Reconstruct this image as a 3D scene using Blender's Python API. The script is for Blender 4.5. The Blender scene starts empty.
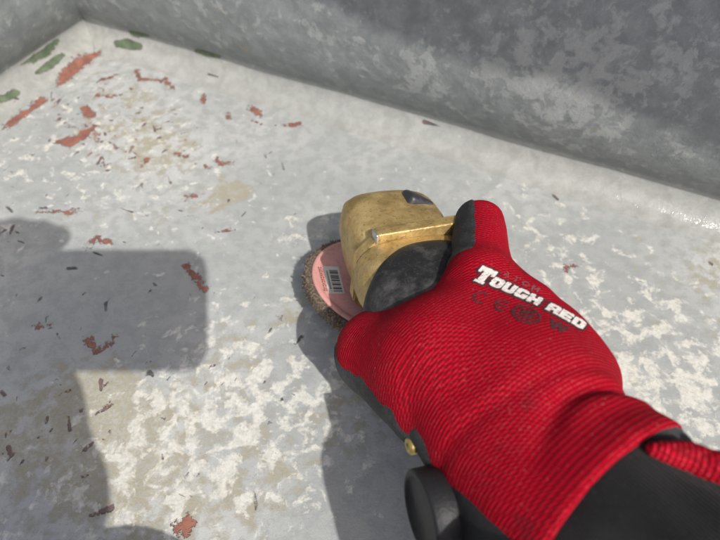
import bpy, bmesh, math, random
import numpy as np
from mathutils import Vector, Matrix, noise as mnoise
from mathutils.bvhtree import BVHTree

random.seed(7); rng = np.random.default_rng(11)
S = bpy.context.scene
C = S.collection
R = math.radians

# ------------------------------------------------------------------ camera
F = 530.0                       # focal length in pixels of the 720 px wide photograph
CAMZ, PITCH = 0.30, 53.0
cam_d = bpy.data.cameras.new('camera'); cam = bpy.data.objects.new('camera', cam_d); C.objects.link(cam)
cam.location = (0, 0, CAMZ); cam.rotation_euler = (R(90 - PITCH), 0, 0)
cam_d.sensor_width = 36; cam_d.lens = F / 720 * 36
cam_d.clip_start = 0.002; cam_d.clip_end = 100
cam_d.dof.use_dof = True; cam_d.dof.focus_distance = 0.27; cam_d.dof.aperture_fstop = 10.0
S.camera = cam
# ------------------------------------------------------------------ sun and sky
cp, sp = math.cos(R(PITCH)), math.sin(R(PITCH))
def ray(px, py):
    u = (px - 360) / F; v = (270 - py) / F
    return Vector((u, cp + v * sp, -sp + v * cp))          # depth 1 along the view axis
SUN = ray(193, 281).normalized()                            # direction in which sunlight travels
sun_d = bpy.data.lights.new('sun', 'SUN'); sun = bpy.data.objects.new('sun', sun_d); C.objects.link(sun)
sun_d.energy = 3.0; sun_d.angle = R(0.7); sun_d.color = (1, .965, .905)
sun.rotation_euler = SUN.to_track_quat('-Z', 'Y').to_euler(); sun.location = (1, -1, 3)
W = bpy.data.worlds.new('World'); S.world = W; W.use_nodes = True
wn = W.node_tree.nodes; bg = wn['Background']
sky = wn.new('ShaderNodeTexSky'); sky.sky_type = 'NISHITA'; sky.sun_disc = False
sky.sun_elevation = math.asin(-SUN.z); sky.sun_rotation = math.atan2(-SUN.x, -SUN.y)
sky.air_density = .85; sky.dust_density = 3.6; sky.ozone_density = .8
W.node_tree.links.new(sky.outputs[0], bg.inputs[0]); bg.inputs[1].default_value = 0.15
S.view_settings.view_transform = 'Standard'; S.view_settings.look = 'None'
S.view_settings.exposure = 0.30; S.view_settings.gamma = 1; S.view_settings.use_curve_mapping = False
S.render.engine = 'CYCLES'; S.cycles.use_denoising = True
S.cycles.max_bounces = 5; S.cycles.diffuse_bounces = 3; S.cycles.glossy_bounces = 2; S.cycles.transmission_bounces = 1
S.cycles.use_adaptive_sampling = True; S.cycles.adaptive_threshold = 0.02; S.cycles.caustics_reflective = False; S.cycles.caustics_refractive = False

# ------------------------------------------------------------------ helpers
def P(px, py, z=0.0):
    r = ray(px, py); return Vector((0, 0, CAMZ)) + r * ((z - CAMZ) / r.z)
def srgb(r, g, b):
    f = lambda c: (c / 12.92 if c <= .04045 else ((c + .055) / 1.055) ** 2.4)
    return (f(r / 255), f(g / 255), f(b / 255), 1)
def tag(o, label=None, cat=None, group=None, kind=None):
    for k, v in (('label', label), ('category', cat), ('group', group), ('kind', kind)):
        if v: o[k] = v
    return o
def empty(name, mat=None):
    o = bpy.data.objects.new(name, None); C.objects.link(o); o.empty_display_size = .02
    if mat is not None: o.matrix_world = mat
    return o
def mesh_obj(name, v, f, mat, parent=None, smooth=True, loc=None, rs=None):
    me = bpy.data.meshes.new(name); me.from_pydata([tuple(p) for p in v], [], f); me.update()
    o = bpy.data.objects.new(name, me); C.objects.link(o)
    if mat: me.materials.append(mat)
    if smooth: me.polygons.foreach_set('use_smooth', [True] * len(me.polygons))
    o.parent = parent
    if loc: o.location = loc
    if rs: o.scale = (rs, rs, 1); o.rotation_euler = (0, R(9), 0)
    return o
def bm_obj(name, bm, mat, parent=None, smooth=True, auto=None):
    bmesh.ops.recalc_face_normals(bm, faces=bm.faces)
    me = bpy.data.meshes.new(name); bm.to_mesh(me); bm.free()
    o = bpy.data.objects.new(name, me); C.objects.link(o); me.materials.append(mat)
    if smooth: me.polygons.foreach_set('use_smooth', [True] * len(me.polygons))
    if auto: me.set_sharp_from_angle(angle=R(auto))
    o.parent = parent
    return o
def loft(rings, cap=True):
    """rings: list of equal-length closed loops"""
    n = len(rings[0]); v = [p for r in rings for p in r]; f = []
    for i in range(len(rings) - 1):
        for j in range(n):
            k = (j + 1) % n
            f.append((i * n + j, i * n + k, (i + 1) * n + k, (i + 1) * n + j))
    if cap:
        f.append(tuple(range(n - 1, -1, -1))); f.append(tuple((len(rings) - 1) * n + j for j in range(n)))
    return v, f
def attr(o, name, arr):
    a = o.data.attributes.new(name, 'FLOAT', 'POINT'); a.data.foreach_set('value', np.asarray(arr, np.float32).ravel())
def box_bm(sx, sy, sz, bev=0.001, seg=3, center=(0, 0, 0), rot=None):
    bm = bmesh.new(); bmesh.ops.create_cube(bm, size=1)
    bmesh.ops.scale(bm, verts=bm.verts, vec=(sx, sy, sz))
    if bev: bmesh.ops.bevel(bm, geom=bm.edges[:], offset=bev, segments=seg, affect='EDGES', profile=.5)
    if rot is not None: bmesh.ops.rotate(bm, verts=bm.verts, matrix=rot)
    bmesh.ops.translate(bm, verts=bm.verts, vec=center)
    return bm

class NT:
    """small node-graph writer"""
    def __init__(s, name):
        s.m = bpy.data.materials.new(name); s.m.use_nodes = True; s.t = s.m.node_tree
        s.b = s.t.nodes['Principled BSDF']
    def n(s, typ, ins=None, out=0, **kw):
        nd = s.t.nodes.new(typ)
        for k, v in kw.items(): setattr(nd, k, v)
        for k, v in (ins or {}).items(): s.set(nd.inputs[k], v)
        return nd.outputs[out]
    def set(s, sock, v):
        if isinstance(v, bpy.types.NodeSocket): s.t.links.new(v, sock)
        else: sock.default_value = v
    def m2(s, op, a, b=0.0, c=0.0, clamp=False): return s.n('ShaderNodeMath', {0: a, 1: b, 2: c}, operation=op, use_clamp=clamp)
    def co(s): return s.n('ShaderNodeTexCoord', out=3)                 # object coordinates
    def noise(s, sc, det=4, rough=.55, vec=None, dist=0.0, out=0):
        return s.n('ShaderNodeTexNoise', {'Vector': vec if vec is not None else s.co(), 'Scale': sc, 'Detail': det, 'Roughness': rough, 'Distortion': dist}, out=out)
    def at(s, name, out=2): return s.n('ShaderNodeAttribute', out=out, attribute_name=name)
    def step(s, x, a, b):
        return s.n('ShaderNodeMapRange', {0: x, 1: a, 2: b, 3: 0.0, 4: 1.0}, interpolation_type='SMOOTHSTEP')
    def mix(s, fac, a, b):
        nd = s.t.nodes.new('ShaderNodeMix'); nd.data_type = 'RGBA'
        s.set(nd.inputs[0], fac); s.set(nd.inputs[6], a); s.set(nd.inputs[7], b); return nd.outputs[2]
    def bump(s, h, dist, strength=1.0, nrm=None):
        nd = s.t.nodes.new('ShaderNodeBump'); s.set(nd.inputs['Height'], h); nd.inputs['Distance'].default_value = dist
        nd.inputs['Strength'].default_value = strength
        if nrm is not None: s.set(nd.inputs['Normal'], nrm)
        return nd.outputs[0]
    def done(s, col=None, rough=None, nrm=None, **kw):
        if col is not None: s.set(s.b.inputs['Base Color'], col)
        if rough is not None: s.set(s.b.inputs['Roughness'], rough)
        if nrm is not None: s.set(s.b.inputs['Normal'], nrm)
        for k, v in kw.items(): s.set(s.b.inputs[k], v)
        return s.m

# ------------------------------------------------------------------ materials
def mat_hull(name):
    t = NT(name); co = t.co()
    wall = t.at('wallness')
    big = t.noise(7, 3, .5); mid = t.noise(88, 7, .62, dist=.35); fine = t.noise(420, 2, .6); mid2 = t.noise(95, 5, .62)
    floorc = t.mix(t.step(big, .38, .64), (.355, .37, .366, 1), (.475, .485, .472, 1))
    floorc = t.mix(t.m2('MULTIPLY', t.step(mid2, .42, .60), .55), floorc, (.285, .302, .302, 1))
    # greyer bare laminate and paler remains on the side wall
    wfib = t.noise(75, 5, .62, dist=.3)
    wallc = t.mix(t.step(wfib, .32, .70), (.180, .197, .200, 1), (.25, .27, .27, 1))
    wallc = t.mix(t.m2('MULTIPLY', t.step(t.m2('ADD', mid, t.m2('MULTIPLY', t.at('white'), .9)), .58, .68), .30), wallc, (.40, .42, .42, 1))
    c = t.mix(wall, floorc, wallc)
    # bare resin of the cove, its edge on the floor uneven
    cov = t.m2('MULTIPLY', t.step(t.m2('ADD', t.at('cove'), t.m2('MULTIPLY', t.m2('SUBTRACT', mid2, .5), 1.8)), .30, .80), t.m2('SUBTRACT', 1.0, wall))
    c = t.mix(t.m2('MULTIPLY', cov, .62), c, t.mix(t.step(mid, .35, .65), (.27, .27, .245, 1), (.37, .37, .345, 1)))
    # tan, resin coloured worn areas
    tan_in = t.m2('ADD', t.m2('ADD', t.m2('MULTIPLY', big, .5), t.m2('MULTIPLY', mid2, .5)), t.at('tan'))
    tan = t.m2('MULTIPLY', t.step(tan_in, .56, .66), t.m2('ADD', .40, t.m2('MULTIPLY', t.step(fine, .35, .6), .4)))
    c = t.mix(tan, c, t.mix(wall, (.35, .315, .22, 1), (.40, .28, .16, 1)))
    # flaking white top coat
    wh_in = t.m2('ADD', t.m2('ADD', mid, t.m2('MULTIPLY', t.m2('SUBTRACT', fine, .5), .10)), t.at('white'))
    wh = t.m2('MULTIPLY', t.step(wh_in, .585, .640), t.m2('SUBTRACT', 1.0, t.m2('MULTIPLY', wall, .85)))
    c = t.mix(t.m2('MULTIPLY', wh, t.m2('ADD', .28, t.m2('MULTIPLY', t.step(wh_in, .60, .70), .5))), c, t.mix(t.step(fine, .3, .7), (.58, .57, .515, 1), (.72, .71, .65, 1)))
    # rub marks
    sv = t.n('ShaderNodeMapping', {'Vector': co, 'Rotation': (0, 0, R(38)), 'Scale': (60, 420, 200)}, vector_type='POINT')
    scr = t.noise(1.0, 2, .5, vec=sv)
    c = t.mix(t.m2('MULTIPLY', t.step(scr, .60, .74), .08), c, (.70, .70, .69, 1))
    grit = t.noise(850, 1, .5)
    c = t.mix(t.m2('MULTIPLY', t.step(grit, .60, .74), .30), c, (.20, .20, .20, 1))
    # chips: signed distances in millimetres, roughened by noise
    wn_ = t.noise(175, 4, .85); wob = t.m2('MULTIPLY', t.m2('SUBTRACT', wn_, .5), 11.0)
    def chip(name, w=.35, k=1.0):
        d = t.m2('ADD', t.at(name), t.m2('MULTIPLY', wob, k)); return t.step(d, w, -w), t.step(d, 1.1, .2)
    red, redh = chip('red', .45, 1.7); grn, grnh = chip('green', .35, .45); drk, drkh = chip('dark', .35, .14); org, orgh = chip('orange', 1.6, 1.2); rst, rsth = chip('rust', .4, .26)
    halo = t.m2('MAXIMUM', redh, grnh)
    c = t.mix(t.m2('MULTIPLY', halo, .5), c, (.24, .21, .20, 1))
    c = t.mix(t.m2('MULTIPLY', drk, .92), c, t.mix(t.step(big, .45, .55), (.075, .07, .072, 1), (.16, .10, .092, 1)))
    c = t.mix(t.m2('MULTIPLY', rst, .8), c, t.mix(t.step(mid2, .4, .6), (.15, .10, .095, 1), (.33, .14, .10, 1)))
    c = t.mix(t.m2('MULTIPLY', red, .9), c, t.mix(t.step(mid2, .35, .65), (.19, .07, .05, 1), (.33, .12, .075, 1)))
    c = t.mix(grn, c, t.mix(t.step(mid2, .3, .7), (.075, .105, .065, 1), (.15, .19, .115, 1)))
    c = t.mix(t.m2('MULTIPLY', org, .55), c, (.47, .34, .20, 1))
    pits = t.m2('MAXIMUM', t.m2('MAXIMUM', red, grn), drk)
    h = t.m2('ADD', t.m2('MULTIPLY', wn_, t.m2('ADD', .34, t.m2('MULTIPLY', wall, .25))), t.m2('MULTIPLY', pits, -.55))
    rough = t.m2('ADD', .36, t.m2('MULTIPLY', mid2, .22))
    rough = t.m2('MULTIPLY', rough, t.m2('SUBTRACT', 1.0, t.m2('MULTIPLY', t.at('gloss'), .82)))
    rough = t.m2('ADD', rough, t.m2('MULTIPLY', pits, .2), clamp=True)
    return t.done(c, rough, t.bump(h, .0012), **{'Specular IOR Level': .45})
HULL = mat_hull('worn_hull_paint')

def mat_simple(name, col, rough=.5, metal=0., nscale=200, namp=.25, bumpd=.0002, col2=None, thr=(.5, .7), spec=.5):
    t = NT(name); n = t.noise(nscale, 5, .6)
    c2 = col2 or tuple(x * (1 - namp) for x in col[:3]) + (1,)
    c = t.mix(t.step(n, *thr), col, c2)
    return t.done(c, t.m2('ADD', rough - .1, t.m2('MULTIPLY', n, .2)), t.bump(n, bumpd), Metallic=metal, **{'Specular IOR Level': spec})
def mat_gold():
    t = NT('gold_paint'); n = t.noise(70, 6, .68); f = t.noise(520, 3, .6)
    c = t.mix(t.step(n, .34, .66), (.41, .285, .105, 1), (.68, .50, .225, 1))
    c = t.mix(t.m2('MULTIPLY', t.step(f, .56, .70), .6), c, (.16, .125, .075, 1))
    dust = t.step(t.noise(40, 5, .6), .55, .72); c = t.mix(t.m2('MULTIPLY', dust, .5), c, (.54, .48, .36, 1))
    return t.done(c, t.m2('ADD', .36, t.m2('MULTIPLY', n, .3)), t.bump(t.m2('ADD', f, n), .0004), Metallic=.6)
GOLD = mat_gold()
def mat_rubber(name='black_rubber', dust_amt=.5):
    t = NT(name); n = t.noise(55, 6, .7); f = t.noise(900, 2, .6)
    c = t.mix(t.m2('MULTIPLY', t.step(n, .48, .72), dust_amt), (.018, .018, .02, 1), (.16, .155, .15, 1))
    c = t.mix(t.m2('MULTIPLY', t.step(f, .62, .72), dust_amt * .5), c, (.20, .19, .18, 1))
    return t.done(c, .5, t.bump(t.m2('ADD', f, n), .0002), **{'Specular IOR Level': .35})
RUBBER = mat_rubber(); PLASTIC = mat_rubber('black_plastic', .10)
STEEL = mat_simple('bare_steel', (.62, .61, .58, 1), .38, .85, 400)
PINK = mat_simple('pink_fibre_backing', (.74, .37, .33, 1), .6, 0, 320, .18, .0003)
FLAP = mat_simple('brown_abrasive', (.105, .075, .052, 1), .9, 0, 700, .3, .0008, col2=(.24, .19, .145, 1), thr=(.45, .6))
PAPER = mat_simple('white_label', (.74, .73, .69, 1), .7, 0, 300, .12)
INK = mat_simple('black_ink', (.035, .032, .03, 1), .7, 0, 500, .3)
REDINK = mat_simple('dark_red_ink', (.25, .03, .03, 1), .7, 0, 500, .3)
BRASS = mat_simple('brass_screw', (.5, .38, .13, 1), .35, .7, 300)
PHONE = mat_simple('phone_case', (.02, .02, .022, 1), .45)
GLASS = mat_simple('phone_glass', (.01, .01, .012, 1), .08)
WHITEINK = mat_simple('white_print', (.76, .74, .70, 1), .8, 0, 700, .35, .0006, thr=(.52, .66), col2=(.52, .36, .35, 1))
DARKPRINT = mat_simple('worn_black_print', (.045, .018, .022, 1), .8, 0, 900, .0, .0003, col2=(.20, .012, .025, 1), thr=(.5, .62))
FADEDPRINT = mat_simple('faded_grey_print', (.17, .08, .085, 1), .8, 0, 900, .0, .0003, col2=(.33, .012, .03, 1), thr=(.48, .6))

def mat_knit(name, course=1.45, wale=1.2, c0=(.20, .001, .007, 1), c1=(.52, .002, .022, 1)):
    t = NT(name); u = t.at('ku'); v = t.at('kv')                    # millimetres along and round the hand
    wob = t.m2('MULTIPLY', t.m2('SUBTRACT', t.noise(120, 2), .5), .55)
    uu = t.m2('ADD', u, wob)
    sv = t.m2('MULTIPLY', v, 2 * math.pi / wale); su = t.m2('MULTIPLY', uu, 2 * math.pi / course)
    wv = t.m2('SINE', sv); cu = t.m2('SINE', t.m2('ADD', su, t.m2('MULTIPLY', t.m2('ABSOLUTE', wv), 1.1)))
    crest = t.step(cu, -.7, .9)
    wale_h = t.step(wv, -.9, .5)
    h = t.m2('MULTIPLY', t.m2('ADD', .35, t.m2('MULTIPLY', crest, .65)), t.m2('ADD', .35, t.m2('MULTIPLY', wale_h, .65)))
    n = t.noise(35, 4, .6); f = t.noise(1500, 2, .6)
    c = t.mix(t.step(h, .15, .85), c0, c1)  # grooves between stitches get a darker red, shade put into the colour
    # pale elastic thread that shows between the courses, more where the knit is stretched
    thread = t.m2('MULTIPLY', t.step(t.m2('SINE', su), .72, .98), t.m2('MULTIPLY', t.step(n, .30, .62), t.step(t.noise(1100, 1), .40, .62)))
    c = t.mix(t.m2('MULTIPLY', thread, .22), c, (.62, .26, .26, 1))
    d = t.step(t.noise(48, 5, .68), .59, .70); c = t.mix(t.m2('MULTIPLY', d, .45), c, (.12, .012, .016, 1))
    lint = t.step(t.noise(1100, 2, .5), .70, .76); c = t.mix(t.m2('MULTIPLY', lint, .4), c, (.55, .30, .29, 1))
    h = t.m2('ADD', h, t.m2('MULTIPLY', f, .35))
    m = t.done(c, .85, t.bump(h, .00024), **{'Specular IOR Level': .12})
    return m
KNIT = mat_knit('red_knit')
def mat_nitrile():
    t = NT('black_foam_nitrile'); f = t.noise(1100, 3, .6); n = t.noise(60, 5, .65)
    c = t.mix(t.step(n, .4, .7), (.014, .0145, .0155, 1), (.050, .052, .055, 1))
    c = t.mix(t.m2('MULTIPLY', t.step(f, .58, .68), .5), c, (.12, .12, .12, 1))
    return t.done(c, .7, t.bump(t.m2('ADD', f, n), .0005))
NITRILE = mat_nitrile()
def mat_cloth(name, c0, c1):
    t = NT(name); co = t.co(); n = t.noise(28, 5, .6)
    w = t.n('ShaderNodeTexWave', {'Vector': co, 'Scale': 420, 'Distortion': 1.5, 'Detail': 2}, out=1, wave_type='BANDS', bands_direction='DIAGONAL')
    c = t.mix(t.step(n, .35, .7), c0, c1); f = t.noise(1300, 2)
    c = t.mix(t.m2('MULTIPLY', t.step(f, .64, .72), .25), c, (.08, .08, .08, 1))
    return t.done(c, .9, t.bump(t.m2('ADD', t.m2('MULTIPLY', w, .4), n), .0006), **{'Specular IOR Level': .2, 'Sheen Weight': .12})
CLOTH = mat_cloth('black_sleeve_cloth', (.006, .0062, .007, 1), (.017, .017, .019, 1))
DENIM = mat_cloth('dark_trouser_cloth', (.03, .032, .04, 1), (.05, .052, .06, 1))

# ------------------------------------------------------------------ hull: floor and swept side wall
ZT = 0.022
A, B = P(240, 61, ZT), P(720, 196, ZT)                       # on the back wall, above its cove
K = P(86, 16, ZT); L0 = P(0, 74, ZT)                         # corner, and a point of the left wall
dB = (B - A); dB.z = 0; dB.normalize()                       # along the back wall, to the right
dL = (L0 - K); dL.z = 0; dL.normalize()                      # along the left wall, towards the viewer
K = A + dB * ((K - A).dot(dB)); K.z = 0
nB = Vector((dB.y, -dB.x, 0)); nB = nB if nB.y < 0 else -nB   # inwards
nL = Vector((-dL.y, dL.x, 0)); nL = nL if nL.x > 0 else -nL

def seg_sdf(xy, pts):
    """distance in mm of points to a chain of tapered capsules; pts: (x, y, radius_mm)"""
    best = np.full(len(xy), 60.0)
    for (ax, ay, az, ar), (bx, by, bz, br) in zip(pts[:-1], pts[1:]):
        a = np.array((ax, ay, az)); d = np.array((bx - ax, by - ay, bz - az)); L = (d * d).sum() + 1e-12
        h = np.clip(((xy - a) @ d) / L, 0, 1)
        q = np.linalg.norm(xy - a - h[:, None] * d, axis=1) * 1000 - (ar + (br - ar) * h)
        best = np.minimum(best, q)
    return best
SC = 1.43                                                    # photograph pixels per mm on the floor, roughly
# worn places of the paint, given as chains of (photo x, photo y, half width in photo px)
REDS = [[(58, 85, 3), (66, 76, 8), (76, 66, 10), (86, 59, 9), (101, 50, 2)], [(5, 126, 4), (14, 119, 7), (26, 112, 5)], [(32, 108, 5), (40, 101, 8)],
        [(58, 141, 5), (71, 140, 10), (81, 136, 8), (93, 126, 5)], [(84, 107, 5), (88, 114, 7)], [(98, 81, 2), (108, 77, 3), (116, 74, 1)],
        [(136, 70, 3), (140, 79, 3), (158, 80, 2), (168, 83, 3), (173, 88, 2)], [(164, 78, 2), (171, 86, 2)], [(98, 94, 2), (112, 96, 2), (124, 93, 1)],
        [(202, 95, 3), (203, 101, 3)], [(228, 114, 3), (229, 117, 3)], [(217, 158, 3), (220, 163, 3), (232, 162, 1)], [(250, 107, 4), (256, 110, 5), (260, 115, 3)],
        [(250, 120, 1), (262, 124, 1)], [(290, 125, 3), (298, 124, 4)], [(276, 124, 1), (284, 124, 2)], [(186, 265, 3), (196, 277, 3), (206, 287, 3), (211, 291, 1)],
        [(88, 244, 1), (97, 238, 4), (104, 241, 3), (114, 244, 1)], [(88, 340, 3), (98, 350, 3)], [(102, 351, 2), (115, 337, 2)], [(37, 325, 2), (50, 327, 1)],
        [(40, 211, 1), (58, 211, 1.5), (72, 213, 2)], [(72, 208, 1), (80, 210, 1)], [(215, 232, 2), (232, 230, 1)], [(188, 196, 3), (196, 195, 2)],
        [(104, 408, 1.5), (108, 404, 1)], [(180, 526, 5), (186, 524, 5)], [(176, 153, 2), (186, 156, 1)], [(148, 158, 2), (142, 166, 1)], [(58, 118, 2), (70, 126, 1.5), (90, 126, 1.5)],
        [(204, 165, 2), (208, 168, 1.5)], [(565, 268, 2), (572, 266, 2)]]
GREENS = [[(x, y, w * 1.45) for x, y, w in c_] for c_ in [[(29, 62, 2), (44, 53, 3.5), (58, 41, 2)], [(38, 73, 2), (50, 65, 3.5), (63, 55, 2)], [(116, 44, 3), (128, 44, 5), (140, 47, 3)], [(130, 32, 2), (138, 34, 3), (148, 35, 2)],
          [(196, 51, 2), (206, 53, 4), (219, 56, 2)], [(8, 97, 3), (16, 92, 3)], [(0, 100, 3), (5, 98, 3)], [(20, 66, .5), (28, 62, 1.5)]]]
DARKS = [[(80, 452, 1), (92, 443, 2)], [(70, 445, .8), (78, 439, 1)], [(145, 375, 1.5), (149, 371, 2), (153, 375, 1.5)], [(68, 415, .8), (70, 430, 1.6)], [(104, 410, 1.5), (112, 404, 1.5)],
         [(0, 390, 2), (4, 395, 2)], [(7, 366, 2), (11, 371, 1)], [(126, 364, 1), (130, 360, 1)], [(167, 379, 1), (172, 375, 1.2)], [(176, 493, 1.5), (190, 496, 2)], [(90, 515, 2), (110, 508, 3), (112, 505, 2)],
         [(213, 410, 1), (224, 419, 1)], [(118, 207, 1), (132, 211, 2)], [(93, 252, 1), (103, 255, 1.4)], [(68, 268, 2), (76, 268, 2)], [(224, 308, 1.5), (229, 304, 1.5)], [(281, 160, 1.2), (284, 170, 1.6)], [(236, 140, 1.6), (238, 145, 1)],
         [(553, 194, 2), (558, 199, 2)], [(640, 280, 2), (646, 281, 2)], [(710, 262, 2), (713, 264, 2)], [(208, 74, 1.5), (218, 76, 2)], [(0, 82, 1.5), (8, 77, 1.5)], [(254, 490, 1), (256, 510, 1.4)], [(205, 534, 1), (212, 528, 1.6)],
         [(156, 352, 1), (160, 355, 1)], [(180, 236, 1), (184, 231, 1)], [(60, 357, 1), (52, 365, 1)], [(424, 122, 3), (440, 125, 2)]]
RUST = []
for _ in range(230):                                          # small dark nicks, thickest towards the corner
    x = random.random() ** 1.4 * 300; y = 60 + random.random() ** 1.3 * 420
    if y < 70 + abs(x - 90) * .3 : continue
    a = R(random.gauss(35, 40)); l = random.uniform(1, 5.5); w = random.choice((.9, 1.2, 1.5, 1.9))
    DARKS.append([(x - l * math.cos(a), y + l * math.sin(a), w * .6), (x + l * math.cos(a), y - l * math.sin(a), w)])
for _ in range(16):
    x = random.uniform(20, 240); y = random.uniform(75, 200); a = R(random.gauss(20, 45)); l = random.uniform(1.5, 6)
    if y < 70 + abs(x - 90) * .32 : continue
    RUST.append([(x - l * math.cos(a), y + l * math.sin(a), 1), (x + l * math.cos(a), y - l * math.sin(a), random.uniform(.6, 1.6))])
for _ in range(170):
    x = random.gauss(95, 48); y = random.gauss(118, 26); a = R(random.gauss(15, 40)); l = random.uniform(.8, 4)
    if y < 72 + abs(x - 90) * .36 or x < 0: continue
    random.choice((RUST, RUST, DARKS)).append([(x - l * math.cos(a), y + l * math.sin(a), random.uniform(.4, 1.2)), (x + l * math.cos(a), y - l * math.sin(a), random.uniform(.8, 2.6))])
# broad bias of flaking white (+ / -) and of tan wear: (photo x, photo y, radius px, weight)
WHITES = [(235, 440, 90, .085), (300, 400, 60, .07), (150, 420, 70, .05), (190, 350, 40, .05), (640, 330, 110, .075), (560, 230, 60, .06), (690, 400, 70, .09), (390, 166, 26, .10), (70, 500, 60, .06), (410, 168, 14, .09),
          (60, 150, 110, .045), (150, 190, 90, .035), (330, 230, 40, .09), (560, 380, 50, .06), (380, 110, 120, -.12), (350, 170, 60, -.05), (600, 215, 60, -.05), (100, 300, 90, -.05), (680, 240, 60, -.05), (30, 400, 70, -.06), (370, 480, 50, -.02)]
TANS = [(105, 475, 36, .16), (20, 440, 60, .10), (235, 190, 30, .12), (165, 225, 25, .09), (235, 480, 60, .08), (100, 385, 30, .13), (130, 400, 30, .10), (300, 470, 50, .07), (200, 400, 40, .06), (420, 160, 40, .03), (560, 330, 60, .04), (690, 330, 50, .05), (250, 350, 40, .06), (60, 110, 50, .04), (170, 130, 40, .04), (215, 205, 25, .08), (640, 250, 80, .06), (345, 400, 40, .09),
        (40, 150, 60, .05), (240, 190, 22, .08), (150, 160, 40, .05), (20, 200, 40, .05), (290, 310, 20, .10), (620, 380, 40, .05), (80, 210, 50, .05), (400, 130, 120, -.1), (120, 120, 40, .05), (140, 95, 25, .06), (520, 200, 80, -.05), (70, 330, 40, .05)]

HITS = []                                                     # surfaces on which the worn places lie
def on_hull(x, y):
    r = ray(x, y).normalized(); o = Vector((0, 0, CAMZ)); best = (P(x, y, 0) - o).length if r.z < 0 else 9
    for t in HITS:
        h = t.ray_cast(o, r)
        if h[0] is not None: best = min(best, h[3])
    return o + r * best
def fl(chain): return [tuple(on_hull(x, y)) + (w / SC,) for x, y, w in chain]
def bias(xy, lst, f=None):
    out = np.zeros(len(xy))
    for x, y, r, w in lst:
        p = P(x, y, 0); rr = r / SC / 1000
        out += w * np.exp(-((xy[:, 0] - p.x) ** 2 + (xy[:, 1] - p.y) ** 2) / (2 * (rr * .75) ** 2))
    return out
def graded(lo, a, b, hi, fine, coarse):
    left = list(np.arange(lo, a, coarse)); mid = list(np.arange(a, b, fine)); right = list(np.arange(b, hi + coarse, coarse))
    return np.array(left + mid + right)
# floor grid in hull coordinates: p to the right along the back wall, q away from it
def hull_xy(p, q):
    return K.x + dB.x * p + nB.x * q, K.y + dB.y * p + nB.y * q
skew = dL - nB * dL.dot(nB)                                   # left wall is not exactly square to the back wall
tanl = dL.dot(dB) / dL.dot(nB)
pp = graded(-.02, 0.0, .62, 2.2, .0019, .06); qq = graded(-.012, .0, .62, 1.9, .0019, .06)
gp, gq = np.meshgrid(pp, qq); gp2 = gp + tanl * gq
X, Y = hull_xy(gp2, gq)
xy = np.stack([X.ravel(), Y.ravel()], 1)
zz = .0006 * (np.sin(xy[:, 0] * 31 + 1.7 * np.sin(xy[:, 1] * 23)) * np.sin(xy[:, 1] * 27 + xy[:, 0] * 9)) - .0007
ny, nx = gp.shape
idx = np.arange(nx * ny).reshape(ny, nx)
faces = np.stack([idx[:-1, :-1], idx[1:, :-1], idx[1:, 1:], idx[:-1, 1:]], -1).reshape(-1, 4)
def np_mesh(name, v, f, mat, parent=None, smooth=True):
    me = bpy.data.meshes.new(name); v = np.asarray(v, np.float32); f = np.asarray(f, np.int32); k = f.shape[1]
    me.vertices.add(len(v)); me.vertices.foreach_set('co', v.ravel())
    me.loops.add(f.size); me.loops.foreach_set('vertex_index', f.ravel())
    me.polygons.add(len(f)); me.polygons.foreach_set('loop_start', np.arange(0, f.size, k, dtype=np.int32))
    me.polygons.foreach_set('use_smooth', np.full(len(f), smooth))
    me.update(calc_edges=True); me.validate()
    o = bpy.data.objects.new(name, me); C.objects.link(o); o.parent = parent
    if mat: me.materials.append(mat)
    return o
fv = np.concatenate([xy, zz[:, None]], 1)
# wind the faces upwards
e1 = fv[faces[0][1]] - fv[faces[0][0]]; e2 = fv[faces[0][2]] - fv[faces[0][0]]
if np.cross(e1, e2)[2] < 0: faces = faces[:, ::-1]
floor = np_mesh('floor', fv, faces, HULL); tag(floor, 'worn pale grey hull floor with flaking paint and red chips', 'floor', kind='structure')
def worn(o, pts2):
    for nm, lst in (('red', REDS), ('rust', RUST), ('green', GREENS), ('dark', DARKS)):
        d = np.full(len(pts2), 60.0)
        for ch in lst:
            c = fl(ch); xs = [a[0] for a in c]; ys = [a[1] for a in c]; m = .03
            s = (pts2[:, 0] > min(xs) - m) & (pts2[:, 0] < max(xs) + m) & (pts2[:, 1] > min(ys) - m) & (pts2[:, 1] < max(ys) + m)
            if s.any(): d[s] = np.minimum(d[s], seg_sdf(pts2[s], c))
        attr(o, nm, np.minimum(d, 30))
attr(floor, 'white', bias(xy, WHITES)); attr(floor, 'tan', bias(xy, TANS)); attr(floor, 'orange', np.full(len(xy), 30.0))
attr(floor, 'cove', np.zeros(len(xy))); attr(floor, 'wallness', np.zeros(len(xy))); attr(floor, 'gloss', np.zeros(len(xy)))

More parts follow.
